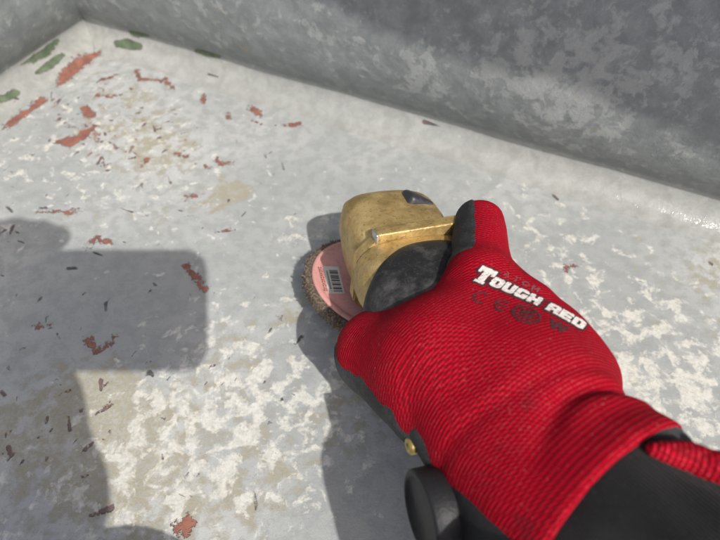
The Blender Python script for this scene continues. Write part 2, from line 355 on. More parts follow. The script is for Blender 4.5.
# wall: profile (q inwards, z) swept along left wall > rounded corner > back wall
prof = []
for i in range(11):                                           # cove
    a = R(90 * i / 10); prof.append((.031 - .028 * math.sin(a), -.0016 + .0255 * (1 - math.cos(a))))
for z in np.linspace(.0255, .16, 60):                         # bellied side: leans in over the cove, then falls back
    s = (z - .024)
    q = .0028 + .0225 * (1 - math.exp(-s / .027)) - .9 * max(0, s - .045) ** 2 - .06 * max(0, s - .035)
    prof.append((q, z))
q0 = prof[-1][0]
for z in np.linspace(.17, .502, 16): prof.append((q0 - .12 * (z - .16), z))
prof = np.array(prof)
lenL, lenB, rc = .9, 2.1, .012
def path():
    out = []                                                  # (base point, inward normal, arc length)
    kc = K
    for s in graded(-.9, -.22, -.004, -.004, .002, .05): out.append((kc - dL * s, nL, s))
    for i in range(1, 8):
        t = i / 8; n = (nL * (1 - t) + nB * t).normalized(); out.append((kc + nothing, n, 0))
    for s in graded(.004, .004, .62, lenB, .002, .05): out.append((kc + dB * s, nB, s))
    return out
nothing = Vector((0, 0, 0))
pth = path()
wv, wq = [], []
# mitre at the corner: clamp points so that neither side crosses the other's surface
for base, n, s in pth:
    for q, z in prof:
        p = base + n * q
        wob = .0011 * math.sin(p.x * 40 + p.y * 22 + z * 30) * min(1, z / .02)
        p = p + n * wob
        # signed offsets from both walls; push into the interior corner
        a = (p - K).dot(nB); b = (p - K).dot(nL)
        if a < q or b < q:
            cosn = nB.dot(nL); det = 1 - cosn * cosn
            aa, bb = max(a, q), max(b, q)
            al = (aa - cosn * bb) / det; be = (bb - cosn * aa) / det
            p = K + nB * al + nL * be
        wv.append((p.x, p.y, z)); wq.append((s, q, z))
m = len(prof); wf = []
ii = np.arange(len(pth) * m).reshape(len(pth), m)
wf = np.stack([ii[:-1, :-1], ii[:-1, 1:], ii[1:, 1:], ii[1:, :-1]], -1).reshape(-1, 4)
wv = np.array(wv); wq = np.array(wq)
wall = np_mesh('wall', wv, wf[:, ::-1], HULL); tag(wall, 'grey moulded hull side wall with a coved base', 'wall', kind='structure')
bm = bmesh.new(); bm.from_mesh(wall.data); bmesh.ops.remove_doubles(bm, verts=bm.verts, dist=1e-6); bm.to_mesh(wall.data); bm.free()
wv = np.array([v.co[:] for v in wall.data.vertices])
xyw = wv[:, :2].copy()
HITS.append(BVHTree.FromPolygons([tuple(p) for p in wv], [tuple(p.vertices) for p in wall.data.polygons]))
worn(wall, wv); worn(floor, fv)
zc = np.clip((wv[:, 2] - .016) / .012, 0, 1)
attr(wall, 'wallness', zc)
qn = np.minimum((wv - np.array(K)) @ np.array(nB), (wv - np.array(K)) @ np.array(nL))
attr(wall, 'cove', np.clip((.0285 - qn) / .006, 0, 1) * np.clip((.05 - wv[:, 2]) / .01, 0, 1))
# seen-on-the-wall patches: white and orange, placed by where they are on the wall
def wall_hit(px, py):
    o = Vector((0, 0, CAMZ)); r = ray(px, py)
    best = None
    for n in (nB, nL):
        t = ((K + n * .008) - o).dot(n) / r.dot(n)
        p = o + r * t
        if t > 0 and (p - K).dot(nB) > .006 and (p - K).dot(nL) > .006 and p.z > 0: best = p
    return best
wb = np.zeros(len(wv)); wo = np.full(len(wv), 30.0)
for px, py, r, w in [(372, 55, 9, .16), (436, 70, 16, .18), (415, 62, 14, .14), (560, 80, 30, .12), (520, 60, 25, .10), (640, 90, 40, .08), (200, 10, 40, .06), (330, 20, 30, .08), (60, 10, 40, .06), (620, 40, 50, .07)]:
    p = wall_hit(px, py)
    if p: wb += w * np.exp(-((wv - np.array(p)) ** 2).sum(1) / (2 * (r / 1100) ** 2))
for px, py, r in [(400, 31, 5), (420, 36, 2.5), (658, 87, 8), (106, 1, 5), (212, 8, 3.5), (263, 12, 3), (412, 66, 3), (630, 133, 4), (584, 128, 4), (520, 85, 2.5), (688, 106, 3), (462, 108, 3), (175, 5, 3)]:
    p = wall_hit(px, py)
    if p: wo = np.minimum(wo, np.linalg.norm((wv - np.array(p)) * np.array((.8, .8, 1.25)), axis=1) * 1000 - r / 1.1)
attr(wall, 'white', np.where(wv[:, 2] < .02, -.08, wb)); attr(wall, 'tan', np.where(wv[:, 2] < .02, -.06, -.03)); attr(wall, 'orange', wo)
pr = P(690, 205, .0); gl = np.exp(-((xyw - np.array(pr[:2])) ** 2).sum(1) / (2 * .075 ** 2)) * np.clip(1.7 - wv[:, 2] / .014, 0, 1)
pc = P(84, 24, .0); gl = np.maximum(gl, np.exp(-((xyw - np.array(pc[:2])) ** 2).sum(1) / (2 * .012 ** 2)))
attr(wall, 'gloss', np.maximum(gl, .25 * np.clip(1 - wv[:, 2] / .02, 0, 1)))

# unseen overhang added above the wall, its edge shaped to shade the upper wall
DZ = .50
drop = (lambda h: (DZ - h) / (-SUN.z) * abs(SUN.dot(nB)))
dk, n_ = [], 90
for i in range(n_):
    s = -.15 + 2.1 * i / (n_ - 1)
    # height of the shade edge on the wall at the place where this edge point's shadow lands
    h = .076 - .11 * min(max(s - .25, 0), .34) + .004 * math.sin(s * 30) + .003 * math.sin(s * 71 + 1)
    w = drop(h) + .006
    b0 = K + dB * (s + .0)
    e = b0 + nB * w - SUN * 0
    # slide against the sun along the wall so that the shadow lands at s
    e = e - dB * (SUN.dot(dB) / -SUN.z * (DZ - h))
    o0 = e - nB * (w + .05)
    dk.append((o0, e))
v = []; f = []
for o0, e in dk:
    for p, z in ((o0, DZ), (e, DZ), (e, DZ + .03), (o0, DZ + .03)): v.append((p.x, p.y, z))
for i in range(n_ - 1):
    for j in range(4): f.append((i * 4 + j, i * 4 + (j + 1) % 4, i * 4 + 4 + (j + 1) % 4, i * 4 + 4 + j))
f += [(3, 2, 1, 0), tuple((n_ - 1) * 4 + j for j in range(4))]
shade_deck = mesh_obj('added_shade_deck', v, f, mat_simple('shade_deck_paint', (.45, .46, .46, 1), .5), smooth=False)
tag(shade_deck, 'grey overhang added above the hull wall to shade it', 'shade_deck', kind='structure')

# ------------------------------------------------------------------ angle grinder
al, be, ro = R(17), R(12), R(9)
a_ = Vector((math.sin(al) * math.cos(be), -math.cos(al) * math.cos(be), math.sin(be)))
r_ = Vector((math.cos(al), math.sin(al), 0)); s_ = a_.cross(r_)
r2 = r_ * math.cos(ro) - s_ * math.sin(ro); s2 = s_ * math.cos(ro) + r_ * math.sin(ro)
D = P(384, 289, .0265)
GM = Matrix(((r2.x, -a_.x, s2.x, D.x), (r2.y, -a_.y, s2.y, D.y), (r2.z, -a_.z, s2.z, D.z), (0, 0, 0, 1)))
gr = empty('angle_grinder', GM)
tag(gr, 'small angle grinder with gold gear head and black grip held in the red glove', 'angle grinder')
MM = .001
def sup(hx, yf, yb, z, n=3.0, N=64, cx=0.0):
    out = []
    for i in range(N):
        t = 2 * math.pi * i / N; c, s = math.cos(t), math.sin(t)
        x = hx * math.copysign(abs(c) ** (2 / n), c); y = (yf if s > 0 else -yb) * math.copysign(abs(s) ** (2 / n), s) * (1 if s > 0 else -1)
        y = (yf * abs(s) ** (2 / n)) if s >= 0 else (yb * abs(s) ** (2 / n))
        out.append(((cx + x) * MM, y * MM, z * MM))
    return out
def xsec(y, hw, hh, zc=43, n=2.4, N=64, cx=0.0):
    out = []
    for i in range(N):
        t = 2 * math.pi * i / N; c, s = math.cos(t), math.sin(t)
        out.append(((cx + hw * math.copysign(abs(c) ** (2 / n), c)) * MM, y * MM, (zc + hh * math.copysign(abs(s) ** (2 / n), s)) * MM))
    return out
# gear head
rings = [sup(15, 15, -15, 5, 2), sup(20, 20, -20, 9, 2.2), sup(24, 23, -24, 15, 2.6), sup(26.5, 27, -26, 24, 3), sup(28, 28.5, -26, 36, 4.0), sup(28, 27.5, -26, 46, 4.0),
         sup(27.4, 25.5, -26, 53, 4.0), sup(25.8, 22.5, -26, 57.5, 3.1), sup(23, 18.5, -26, 60.3, 2.9), sup(16, 12, -25, 61.8, 2.6), sup(7, 5, -20, 62.3, 2.2)]
v, f = loft(rings); mesh_obj('gear_head', v, f, GOLD, gr)
# flange: chamfered plate across the axis
bm = bmesh.new()
outl = [(-21, 63.5), (24, 63.5), (32, 55), (32, 24), (25, 15), (-25, 15), (-31.5, 24), (-31.5, 52)]
fv_ = [bm.verts.new((x * MM, -24 * MM, z * MM)) for x, z in outl]; face = bm.faces.new(fv_)
ex = bmesh.ops.extrude_face_region(bm, geom=[face]); bmesh.ops.translate(bm, verts=[e for e in ex['geom'] if isinstance(e, bmesh.types.BMVert)], vec=(0, -7.6 * MM, 0))
bmesh.ops.bevel(bm, geom=bm.edges[:], offset=.9 * MM, segments=2, affect='EDGES')
bm_obj('flange_plate', bm, GOLD, gr, auto=50)
RB = Matrix.Rotation(R(-4), 3, 'Y')
bm_obj('ridge_bar', box_bm(50 * MM, 7.2 * MM, 7 * MM, 1.0 * MM, 3, (3 * MM, -28.2 * MM, 64.6 * MM), RB), GOLD, gr, auto=50)
for x, z in ((-21.8, 62.9), (27.8, 66.3)):
    bm_obj('bare_metal_end', box_bm(2.4 * MM, 6.6 * MM, 6.2 * MM, .8 * MM, 2, (x * MM, -28.2 * MM, z * MM), RB), STEEL, gr, auto=50)
# collar behind the flange
rings = [xsec(-31, 32, 20.5, 42, 3), xsec(-33, 33, 21.5, 42, 2.8), xsec(-42, 33.5, 21.8, 42, 2.6), xsec(-56, 31.5, 21, 42, 2.5), xsec(-62, 25, 18, 42, 2.4)]
v, f = loft(rings); mesh_obj('collar', v, f, GOLD, gr)
# rubber boot with an arched front edge, then the grip
N = 96; rings = []
def boot_front(t):       # t angle round the section, 0 = right, 90 = top
    x = math.cos(t) - .3; return -35.5 - 9.5 * min(1.4, abs(x)) ** 2.6
ys = [0, .6, 2, 4.5, 9, 16, 26]
sizes = [(31.5, 19.5), (34, 21.8), (35.4, 23.2), (35.8, 24.0), (35.2, 24.2), (33.6, 24.2), (31.8, 24.0)]
for k, (dy, (hw, hh)) in enumerate(zip(ys, sizes)):
    ring = []
    for i in range(N):
        t = 2 * math.pi * i / N; c, s = math.cos(t), math.sin(t); n = 2.35
        y0 = boot_front(t); y = y0 + (-62 - 26 - y0) * (dy / 26)
        ring.append((hw * math.copysign(abs(c) ** (2 / n), c) * MM, y * MM, (42 + hh * math.copysign(abs(s) ** (2 / n), s)) * MM))
    rings.append(ring)
for y, hw, hh in [(-100, 30, 24), (-125, 29, 25), (-150, 28.5, 25)]:
    rings.append(xsec(y, hw, hh, 42, 2.35, N))
v, f = loft(rings); boot = mesh_obj('rubber_boot', v, f, RUBBER, gr)
for dx in (-6, 2):                                            # moulded grooves proud of the boot
    pts = []
    for i in range(14):
        s = i / 13; pts.append(((dx - 8 + 14 * s) * MM, (-46 - 20 * s - 5 * math.sin(s * 3)) * MM))
    bm = bmesh.new(); prev = None
    for x, y in pts:
        zt = 42 + 23.4 * (1 - min(.98, abs(x / MM) / 34) ** 2.35) ** (1 / 2.35) + .15
        ring = [bm.verts.new((x + .7 * MM * math.cos(a), y + .25 * MM * math.cos(a), (zt + .45 * math.sin(a)) * MM)) for a in np.linspace(0, 2 * math.pi, 7)[:-1]]
        if prev:
            for j in range(6): bm.faces.new((prev[j], prev[(j + 1) % 6], ring[(j + 1) % 6], ring[j]))
        prev = ring
    bm_obj('boot_rib', bm, RUBBER, boot)
# rear motor housing
rings = [xsec(-116, 24, 22, 42, 2.4), xsec(-122, 30.5, 25, 42, 2.5), xsec(-132, 34, 25.5, 41, 2.6), xsec(-150, 34.5, 26, 41, 2.6), xsec(-192, 34, 27, 42, 2.8), xsec(-206, 32, 26, 42, 2.8), xsec(-210, 28, 22, 42, 2.6)]
v, f = loft(rings); rear = mesh_obj('motor_housing', v, f, PLASTIC, gr)
# carbon-brush boss on the left side, its rim, and the seam
def disc_x(name, x0, x1, y, z, r, mat, par, lip=0):
    rg = []
    for x, rr in ((x0, r), (x1 + .8 * (1 if x1 > x0 else -1) * -1, r), (x1, r - .8), (x1, r - 2.2), (x1 + lip, r - 2.6)):
        rg.append([(x * MM, (y + rr * math.cos(a)) * MM, (z + rr * math.sin(a)) * MM) for a in np.linspace(0, 2 * math.pi, 41)[:-1]])
    v, f = loft(rg); return mesh_obj(name, v, f, mat, par)
disc_x('brush_cap', -24, -43, -154, 33, 15.5, PLASTIC, gr, 1.2)
bm_obj('seam_strip', box_bm(.7 * MM, 17 * MM, .7 * MM, .2 * MM, 1, (-9 * MM, -182 * MM, 68.3 * MM), Matrix.Rotation(R(-8), 3, 'Z')), mat_simple('seam_dust', (.24, .22, .17, 1), .8, 0, 900), rear)
bm_obj('seam_strip', box_bm(14 * MM, .7 * MM, .7 * MM, .2 * MM, 1, (-2.5 * MM, -173 * MM, 68.6 * MM), Matrix.Rotation(R(10), 3, 'Z')), bpy.data.materials['seam_dust'], rear)
disc_x('brass_screw', -28, -38.5, -129, 36, 3.6, BRASS, gr, .8)
# spindle lock button
bm = box_bm(17 * MM, 15 * MM, 9 * MM, 3 * MM, 4, (0, 0, 0)); 
bmesh.ops.rotate(bm, verts=bm.verts, matrix=Matrix.Rotation(R(24), 3, 'Y')); bmesh.ops.rotate(bm, verts=bm.verts, matrix=Matrix.Rotation(R(-14), 3, 'X')); bmesh.ops.translate(bm, verts=bm.verts, vec=(14.5 * MM, 6 * MM, 58.6 * MM))
bm_obj('spindle_lock_button', bm, mat_simple('black_button', (.03, .032, .037, 1), .45, 0, 300, .3, .0002, col2=(.09, .09, .09, 1)), gr, auto=60)
# guardless spindle
rings = [[(r * MM * math.cos(a), r * MM * math.sin(a), z * MM) for a in np.linspace(0, 2 * math.pi, 33)[:-1]] for r, z in ((8, -1), (8, 3), (13, 4), (15, 6))]
v, f = loft(rings); mesh_obj('spindle', v, f, STEEL, gr)
# flap disc
def ringxy(r, z, N=96): return [(r * MM * math.cos(2 * math.pi * i / N), r * MM * math.sin(2 * math.pi * i / N), z * MM) for i in range(N)]
rings = [ringxy(6, -3.6), ringxy(45.5, -3.8), ringxy(46.4, -3.0), ringxy(46.4, -2.2), ringxy(45.7, -1.5), ringxy(43.8, -1.4), ringxy(43.2, -1.8), ringxy(41.5, -1.8), ringxy(40.8, -1.3), ringxy(22, -.5), ringxy(10, -.2)]
v, f = loft(rings); fd = mesh_obj('flap_disc', v, f, PINK, gr, loc=(5.5 * MM, 10.0 * MM, -2 * MM), rs=1.05)
tag(fd, 'pink backing plate with a worn brown abrasive edge')
v, f = loft([ringxy(32, -9.5), ringxy(50, -10.5), ringxy(50.8, -8), ringxy(50.6, -5), ringxy(50, -3.6), ringxy(48, -3.0), ringxy(42, -3.2)])
NF = 150
for i in range(NF):
    t = 2 * math.pi * (i + random.uniform(-.3, .3)) / NF; ro_ = 51.5 + random.uniform(-1.0, .8); ri = 30
    w = 2 * math.pi / NF * 2.6; z0 = -3.4 + random.uniform(-.4, .4); k = len(v)
    for (rr, tt, z) in ((ri, t, -9), (ro_ - .6, t, -10.2), (ro_, t + w, z0), (ri, t + w, -4.2)):
        v.append((rr * MM * math.cos(tt), rr * MM * math.sin(tt), z * MM))
    for (rr, tt, z) in ((ri, t, -9.7), (ro_ - .6, t, -11), (ro_ - .2, t + w, z0 - 1.1), (ri, t + w, -5)):
        v.append((rr * MM * math.cos(tt), rr * MM * math.sin(tt), z * MM))
    f += [(k, k + 1, k + 2, k + 3), (k + 7, k + 6, k + 5, k + 4), (k + 1, k + 5, k + 6, k + 2), (k + 2, k + 6, k + 7, k + 3), (k, k + 4, k + 5, k + 1)]
    for _ in range(5):                                        # frayed cloth threads at the rim
        q = len(v); tt = t + random.uniform(0, w); rr = ro_ + random.uniform(-.3, .7); z = random.uniform(-9, -3)
        for dr, dt, dz in ((-3, 0, 0), (0, .004, .25), (-3, .010, .1)): v.append(((rr + dr) * MM * math.cos(tt + dt), (rr + dr) * MM * math.sin(tt + dt), (z + dz) * MM))
        f.append((q, q + 1, q + 2))
tag(mesh_obj('abrasive_flaps', v, f, FLAP, fd, smooth=False), kind='stuff')
# paper label with bar code on the disc: facing up-left
def flat(name, rects, mat, par, M, z=0.0):
    v, f = [], []
    for x0, y0, x1, y1 in rects:
        k = len(v)
        for x, y in ((x0, y0), (x1, y0), (x1, y1), (x0, y1)): p = M @ Vector((x * MM, y * MM, z * MM)); v.append(p)
        f.append((k, k + 1, k + 2, k + 3))
    return mesh_obj(name, v, f, mat, par, smooth=False)
LM = Matrix.Translation((-34.0 * MM, 1.5 * MM, -.85 * MM)) @ Matrix.Rotation(R(-3.0), 4, 'Y') @ Matrix.Rotation(R(-6), 4, 'Z')
lab_v = [(-4.6, -12.5, 4.6, 12.5)]
bm = box_bm(9.6 * MM, 25 * MM, .3 * MM, 0); bm.transform(LM); lab = bm_obj('paper_label', bm, PAPER, gr, smooth=False); lab.parent = fd
bars = []; y = -11.3
while y < 9.5:
    w = random.choice((.35, .5, .9, 1.3)); bars.append((-1.6, y, 3.6, y + w)); y += w + random.choice((.4, .5, .9))
bars += [(-3.6, y0, -2.5, y0 + .7) for y0 in np.arange(-9, 8, 1.25)]
for b in bars[::1]: pass
flat('bar_code', bars, INK, fd, LM, .22)
TM = Matrix.Translation((-40.6 * MM, 2.0 * MM, -1.2 * MM)) @ Matrix.Rotation(R(-4), 4, 'Z')
tx = []
for y0 in np.arange(-11, 11, 1.9):
    tx += [(-1.0, y0, 1.0, y0 + .45), (-1.0, y0 + .75, .2, y0 + 1.2)] if random.random() < .6 else [(-1.0, y0, -.5, y0 + 1.3), (.3, y0 + .1, .9, y0 + 1.2)]
flat('faded_print', tx, REDINK, fd, TM, .62)
# unseen block added at the tail to widen the tool's shadow
rings = [xsec(-206, 32, 30, 50, 2.8, cx=-8), xsec(-211, 39, 38, 51, 3, cx=-9), xsec(-228, 43, 43, 53, 3.2, cx=-10), xsec(-252, 42, 42, 52, 3.2, cx=-10), xsec(-257, 35, 35, 52, 3, cx=-8)]
v, f = loft(rings); mesh_obj('added_shadow_block', v, f, PLASTIC, gr)
def tube(pts, r, N=10):
    rg = []; pts = [Vector(p) for p in pts]
    for i, p in enumerate(pts):
        d = (pts[min(i + 1, len(pts) - 1)] - pts[max(i - 1, 0)]).normalized(); u = d.cross(Vector((0, 0, 1)) if abs(d.z) < .9 else Vector((1, 0, 0))).normalized(); w = d.cross(u)
        rr = r[i] if isinstance(r, (list, tuple)) else r
        rg.append([p + u * rr * math.cos(a) + w * rr * math.sin(a) for a in np.linspace(0, 2 * math.pi, N + 1)[:-1]])
    return loft(rg)
GI = GM.inverted()
tail = GM @ Vector((0, -.238, .042))
cp_ = [tail, tail + a_ * .05, tail + Vector((.03, -.11, -.02)), tail + Vector((.07, -.18, -.07)), Vector((.16, -.36, .006)), Vector((.30, -.50, .006)), Vector((.55, -.62, .006)), Vector((.9, -.7, .006))]
def bez(pts, n=8):
    out = []
    for i in range(len(pts) - 1):
        p0, p1, p2, p3 = pts[max(i - 1, 0)], pts[i], pts[i + 1], pts[min(i + 2, len(pts) - 1)]
        for k in range(n):
            t = k / n; out.append(.5 * ((2 * p1) + (p2 - p0) * t + (2 * p0 - 5 * p1 + 4 * p2 - p3) * t * t + (3 * p1 - p0 - 3 * p2 + p3) * t ** 3))
    out.append(pts[-1]); return out

# ------------------------------------------------------------------ signed-distance modelling of gloves
def surface_nets(fn, lo, hi, h):
    ax = [np.arange(lo[i], hi[i] + h, h) for i in range(3)]
    nx, ny, nz = map(len, ax)
    pts = np.stack(np.meshgrid(*ax, indexing='ij'), -1).reshape(-1, 3).astype(np.float32)
    d = fn(pts).reshape(nx, ny, nz)
    ins = d < 0
    occ = np.zeros((nx - 1, ny - 1, nz - 1), np.int8); 
    for i in (0, 1):
        for j in (0, 1):
            for k in (0, 1): occ += ins[i:nx - 1 + i, j:ny - 1 + j, k:nz - 1 + k]
    act = (occ > 0) & (occ < 8); cells = np.argwhere(act)
    vid = np.full(act.shape, -1, np.int64); vid[act] = np.arange(len(cells))
    acc = np.zeros((len(cells), 3)); cnt = np.zeros(len(cells))
    corners = [(i, j, k) for i in (0, 1) for j in (0, 1) for k in (0, 1)]
    for c1 in corners:
        for axis in range(3):
            if c1[axis]: continue
            c2 = list(c1); c2[axis] = 1
            d1 = d[cells[:, 0] + c1[0], cells[:, 1] + c1[1], cells[:, 2] + c1[2]]; d2 = d[cells[:, 0] + c2[0], cells[:, 1] + c2[1], cells[:, 2] + c2[2]]
            s = (d1 < 0) != (d2 < 0); t = np.where(s, d1 / np.where(s, d1 - d2, 1), 0)
            p = np.array(c1, float)[None] + t[:, None] * np.eye(3)[axis][None]
            acc[s] += p[s]; cnt[s] += 1
    V = (cells + acc / cnt[:, None]) * h + np.array([ax[0][0], ax[1][0], ax[2][0]])
    faces = []
    for axis in range(3):
        o1, o2 = [(1, 2), (2, 0), (0, 1)][axis]
        sl1 = [slice(None)] * 3; sl2 = [slice(None)] * 3; sl1[axis] = slice(0, -1); sl2[axis] = slice(1, None)
        a, b = ins[tuple(sl1)], ins[tuple(sl2)]
        e = np.argwhere(a != b)
        ok = (e[:, o1] > 0) & (e[:, o2] > 0) & (e[:, o1] < d.shape[o1] - 1) & (e[:, o2] < d.shape[o2] - 1); e = e[ok]
        fl_ = a[e[:, 0], e[:, 1], e[:, 2]]
        q = []
        for s1, s2_ in ((0, 0), (-1, 0), (-1, -1), (0, -1)):
            c = e.copy(); c[:, o1] += s1; c[:, o2] += s2_; q.append(vid[c[:, 0], c[:, 1], c[:, 2]])
        q = np.stack(q, 1); q[~fl_] = q[~fl_][:, ::-1]
        faces.append(q)
    return V, np.concatenate(faces)
def smin(a, b, k):
    h = np.clip(.5 + .5 * (b - a) / k, 0, 1); return b + (a - b) * h - k * h * (1 - h)
def cone(p, a, b, ra, rb, flat_=None):
    a = np.array(a, np.float32); b = np.array(b, np.float32); d = b - a
    h = np.clip(((p - a) @ d) / (d @ d), 0, 1)
    return np.linalg.norm(p - a - h[:, None] * d, axis=1) - (ra + (rb - ra) * h)

# ---- right hand, fingers closed round the grip (positions are of the hand's own joints)
def G(x, y, z): return GM @ Vector((x * MM, y * MM, z * MM))
wr = P(622, 520, .120); el = P(900, 640, .118)
fa = (el - wr).normalized()
J = dict(
    I0=P(482, 290, .103), I1=P(480, 224, .092), I2=P(475, 228, .066), I3=P(462, 238, .052),
    M0=P(517, 315, .104), R0=P(548, 343, .104), Lt=P(571, 378, .104),
    T0=P(537, 492, .112), T1=P(380, 352, .074), T2=P(388, 338, .048), T3=P(408, 322, .030),
    C1=P(450, 360, .100), C2=P(516, 398, .104), C3=P(425, 366, .088), W=wr)
fingers = []
for key, y, rr in (('M0', -66, 11.5), ('R0', -88, 11.2), ('Lt', -108, 10.2)):
    fingers.append([J[key], G(41, y - 5, 44), G(38, y - 2, 12), G(12, y, 0)])
    fingers[-1].append(rr * MM)
ha = (J['W'] - J['C2']).normalized(); ha = (ha + Vector((.25, -.1, .1))).normalized()
def hand_sdf(p):
    p = p.astype(np.float32)
    d = cone(p, J['W'], J['C2'], .0325, .0265)
    d = smin(d, cone(p, J['W'] + ha * .05, J['W'], .0345, .0325), .006)
    d = smin(d, cone(p, J['C2'], J['C1'], .030, .0245), .02)
    d = smin(d, cone(p, J['T0'], J['T1'], .0205, .0142), .014)
    d = smin(d, cone(p, J['C1'], J['T1'], .0225, .0142), .012)
    d = smin(d, cone(p, J['C1'], J['I0'], .023, .0155), .012)
    d = smin(d, cone(p, J['C3'], J['T1'], .0205, .0150), .020)
    d = smin(d, cone(p, J['C3'], J['T0'], .0195, .0200), .014)
    for k, r in (('I0', .0158), ('M0', .0165), ('R0', .0168), ('Lt', .0178)):
        d = smin(d, cone(p, J['C2'], J[k], .024, r), .010)
    for a, b in (('I0', 'M0'), ('M0', 'R0'), ('R0', 'Lt')): d = smin(d, cone(p, J[a], J[b], .0150, .0150), .004)
    # index finger
    f_ = cone(p, J['I0'], J['I1'], .0148, .0128); f_ = np.minimum(f_, cone(p, J['I1'], J['I2'], .0128, .0118)); f_ = np.minimum(f_, cone(p, J['I2'], J['I3'], .0115, .0098))
    d = smin(d, f_, .007)
    t_ = np.minimum(cone(p, J['T1'], J['T2'], .0142, .0122), cone(p, J['T2'], J['T3'], .0125, .0105)); d = smin(d, t_, .006)
    for a, b, c, e, rr in fingers:
        f_ = np.minimum(cone(p, a, b, .0150, rr), np.minimum(cone(p, b, c, rr, rr * .96), cone(p, c, e, rr * .96, rr * .82)))
        d = smin(d, f_, .003)
    # folds of the knit over the wrist
    s = (p - np.array(J['W'], np.float32)) @ np.array(ha, np.float32)
    bk = (p - np.array(J['W'], np.float32)) @ np.array((.55, .70, .0), np.float32)      # across the wrist
    s2_ = s - .006 + .004 * np.sin(bk * 55 + .6) + .002 * np.sin(bk * 130)
    amp = np.clip((bk + .012) / .03, 0, 1)
    d = d - .0012 * np.exp(-((s + .005) / .008) ** 2) + .0026 * amp * np.exp(-((s2_ + .027) / .0034) ** 2) - .0012 * amp * np.exp(-((s2_ + .020) / .004) ** 2)
    d = d + .0010 * np.exp(-((s * .7 + bk * .6 + .052) / .0035) ** 2) * np.clip((.02 - bk) / .03, 0, 1) + .0008 * np.exp(-((s * .9 - bk * .3 + .038) / .003) ** 2)
    d = d + .00022 * np.sin(p[:, 0] * 210 + 3 * np.sin(p[:, 1] * 120)) * np.sin(p[:, 1] * 170 + p[:, 2] * 150)
    d = np.maximum(d, s + .003)                               # cuff
    return d
HV, HF = surface_nets(hand_sdf, (-.045, .0, -.0), (.20, .225, .185), .0016)
person = empty('person'); tag(person, 'person in red knit work gloves and black sleeves gripping the grinder', 'person')
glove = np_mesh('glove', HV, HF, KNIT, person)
me = glove.data
HV = np.array([v.co[:] for v in me.vertices]); HN = np.array([v.normal[:] for v in me.vertices])
def knit_coords(o, V, N_, w, axis_up):
    rel = V - np.array(w); u = np.linalg.norm(rel, axis=1) * 1000
    ax = np.array(axis_up); 
    e1 = np.array(-fa); e1 = e1 - ax * (e1 @ ax); e1 /= np.linalg.norm(e1); e2 = np.cross(ax, e1)
    # polar about the wrist on the back of the hand
    ang = np.arctan2(rel @ e2, rel @ e1)
    vv = ang * 75 + (rel @ ax) * 350 * 0
    # on surfaces seen edge-on the angle barely changes: add the height so that the stitches go round
    side = np.abs(N_ @ ax)
    vv = vv + (rel @ ax) * 1000 * .9
    attr(o, 'ku', u); attr(o, 'kv', vv)
BACK = (Vector((.12, -.30, .95))).normalized()
WK = J['W'] + ha * .055 - BACK * .01
knit_coords(glove, HV, HN, WK, BACK)
# palm coating: a dipped skin over the palm side
def wobn(V, s): return np.array([mnoise.noise(Vector(p) * s) for p in V])
b0 = np.array(Vector((.50, .22, .84)).normalized()); bi = np.array(Vector((.93, -.05, .36)).normalized())
tI = np.clip(((HV - np.array(J['I0'])) @ np.array(J['I1'] - J['I0'])) / (J['I1'] - J['I0']).length_squared, -.6, 1)
dI = np.linalg.norm(HV - np.array(J['I0']) - tI[:, None] * np.array(J['I1'] - J['I0']), axis=1)
isI = (dI < .0185) & (tI > -.12)
isI |= np.linalg.norm(HV - np.array(J['I2']), axis=1) < .016
dist_w = np.linalg.norm(HV - np.array(J['W']), axis=1)
wob = wobn(HV, 120) * .12 + wobn(HV, 300) * .03
val = np.where(isI, np.maximum(HN @ bi - .02 + wob * .15, np.maximum(-tI * 4 - .1, (dI - .0168) * 150)), HN @ b0 + .38 + wob)
val = np.maximum(val, (.062 - dist_w) * 30)
cv, cfaces, cmap = [], [], {}
def cvert(i):
    if i not in cmap: cmap[i] = len(cv); cv.append(HV[i] + HN[i] * .0009 * min(1, -val[i] / .12))
    return cmap[i]
def cedge(i, j):
    k_ = (min(i, j), max(i, j))
    if k_ not in cmap:
        t = val[i] / (val[i] - val[j]); cmap[k_] = len(cv); cv.append(HV[i] + t * (HV[j] - HV[i]) - HN[i] * .0001)
    return cmap[k_]
for q in HF[(val[HF] < 0).any(1)]:
    poly = []
    for n_i in range(4):
        i, j = int(q[n_i]), int(q[(n_i + 1) % 4])
        if val[i] < 0: poly.append(cvert(i))
        if (val[i] < 0) != (val[j] < 0): poly.append(cedge(i, j))
    if len(poly) > 2: cfaces.append(tuple(poly))
pc_ = mesh_obj('palm_coating', cv, cfaces, NITRILE, glove)
tag(pc_, 'black dipped coating on the palm side')

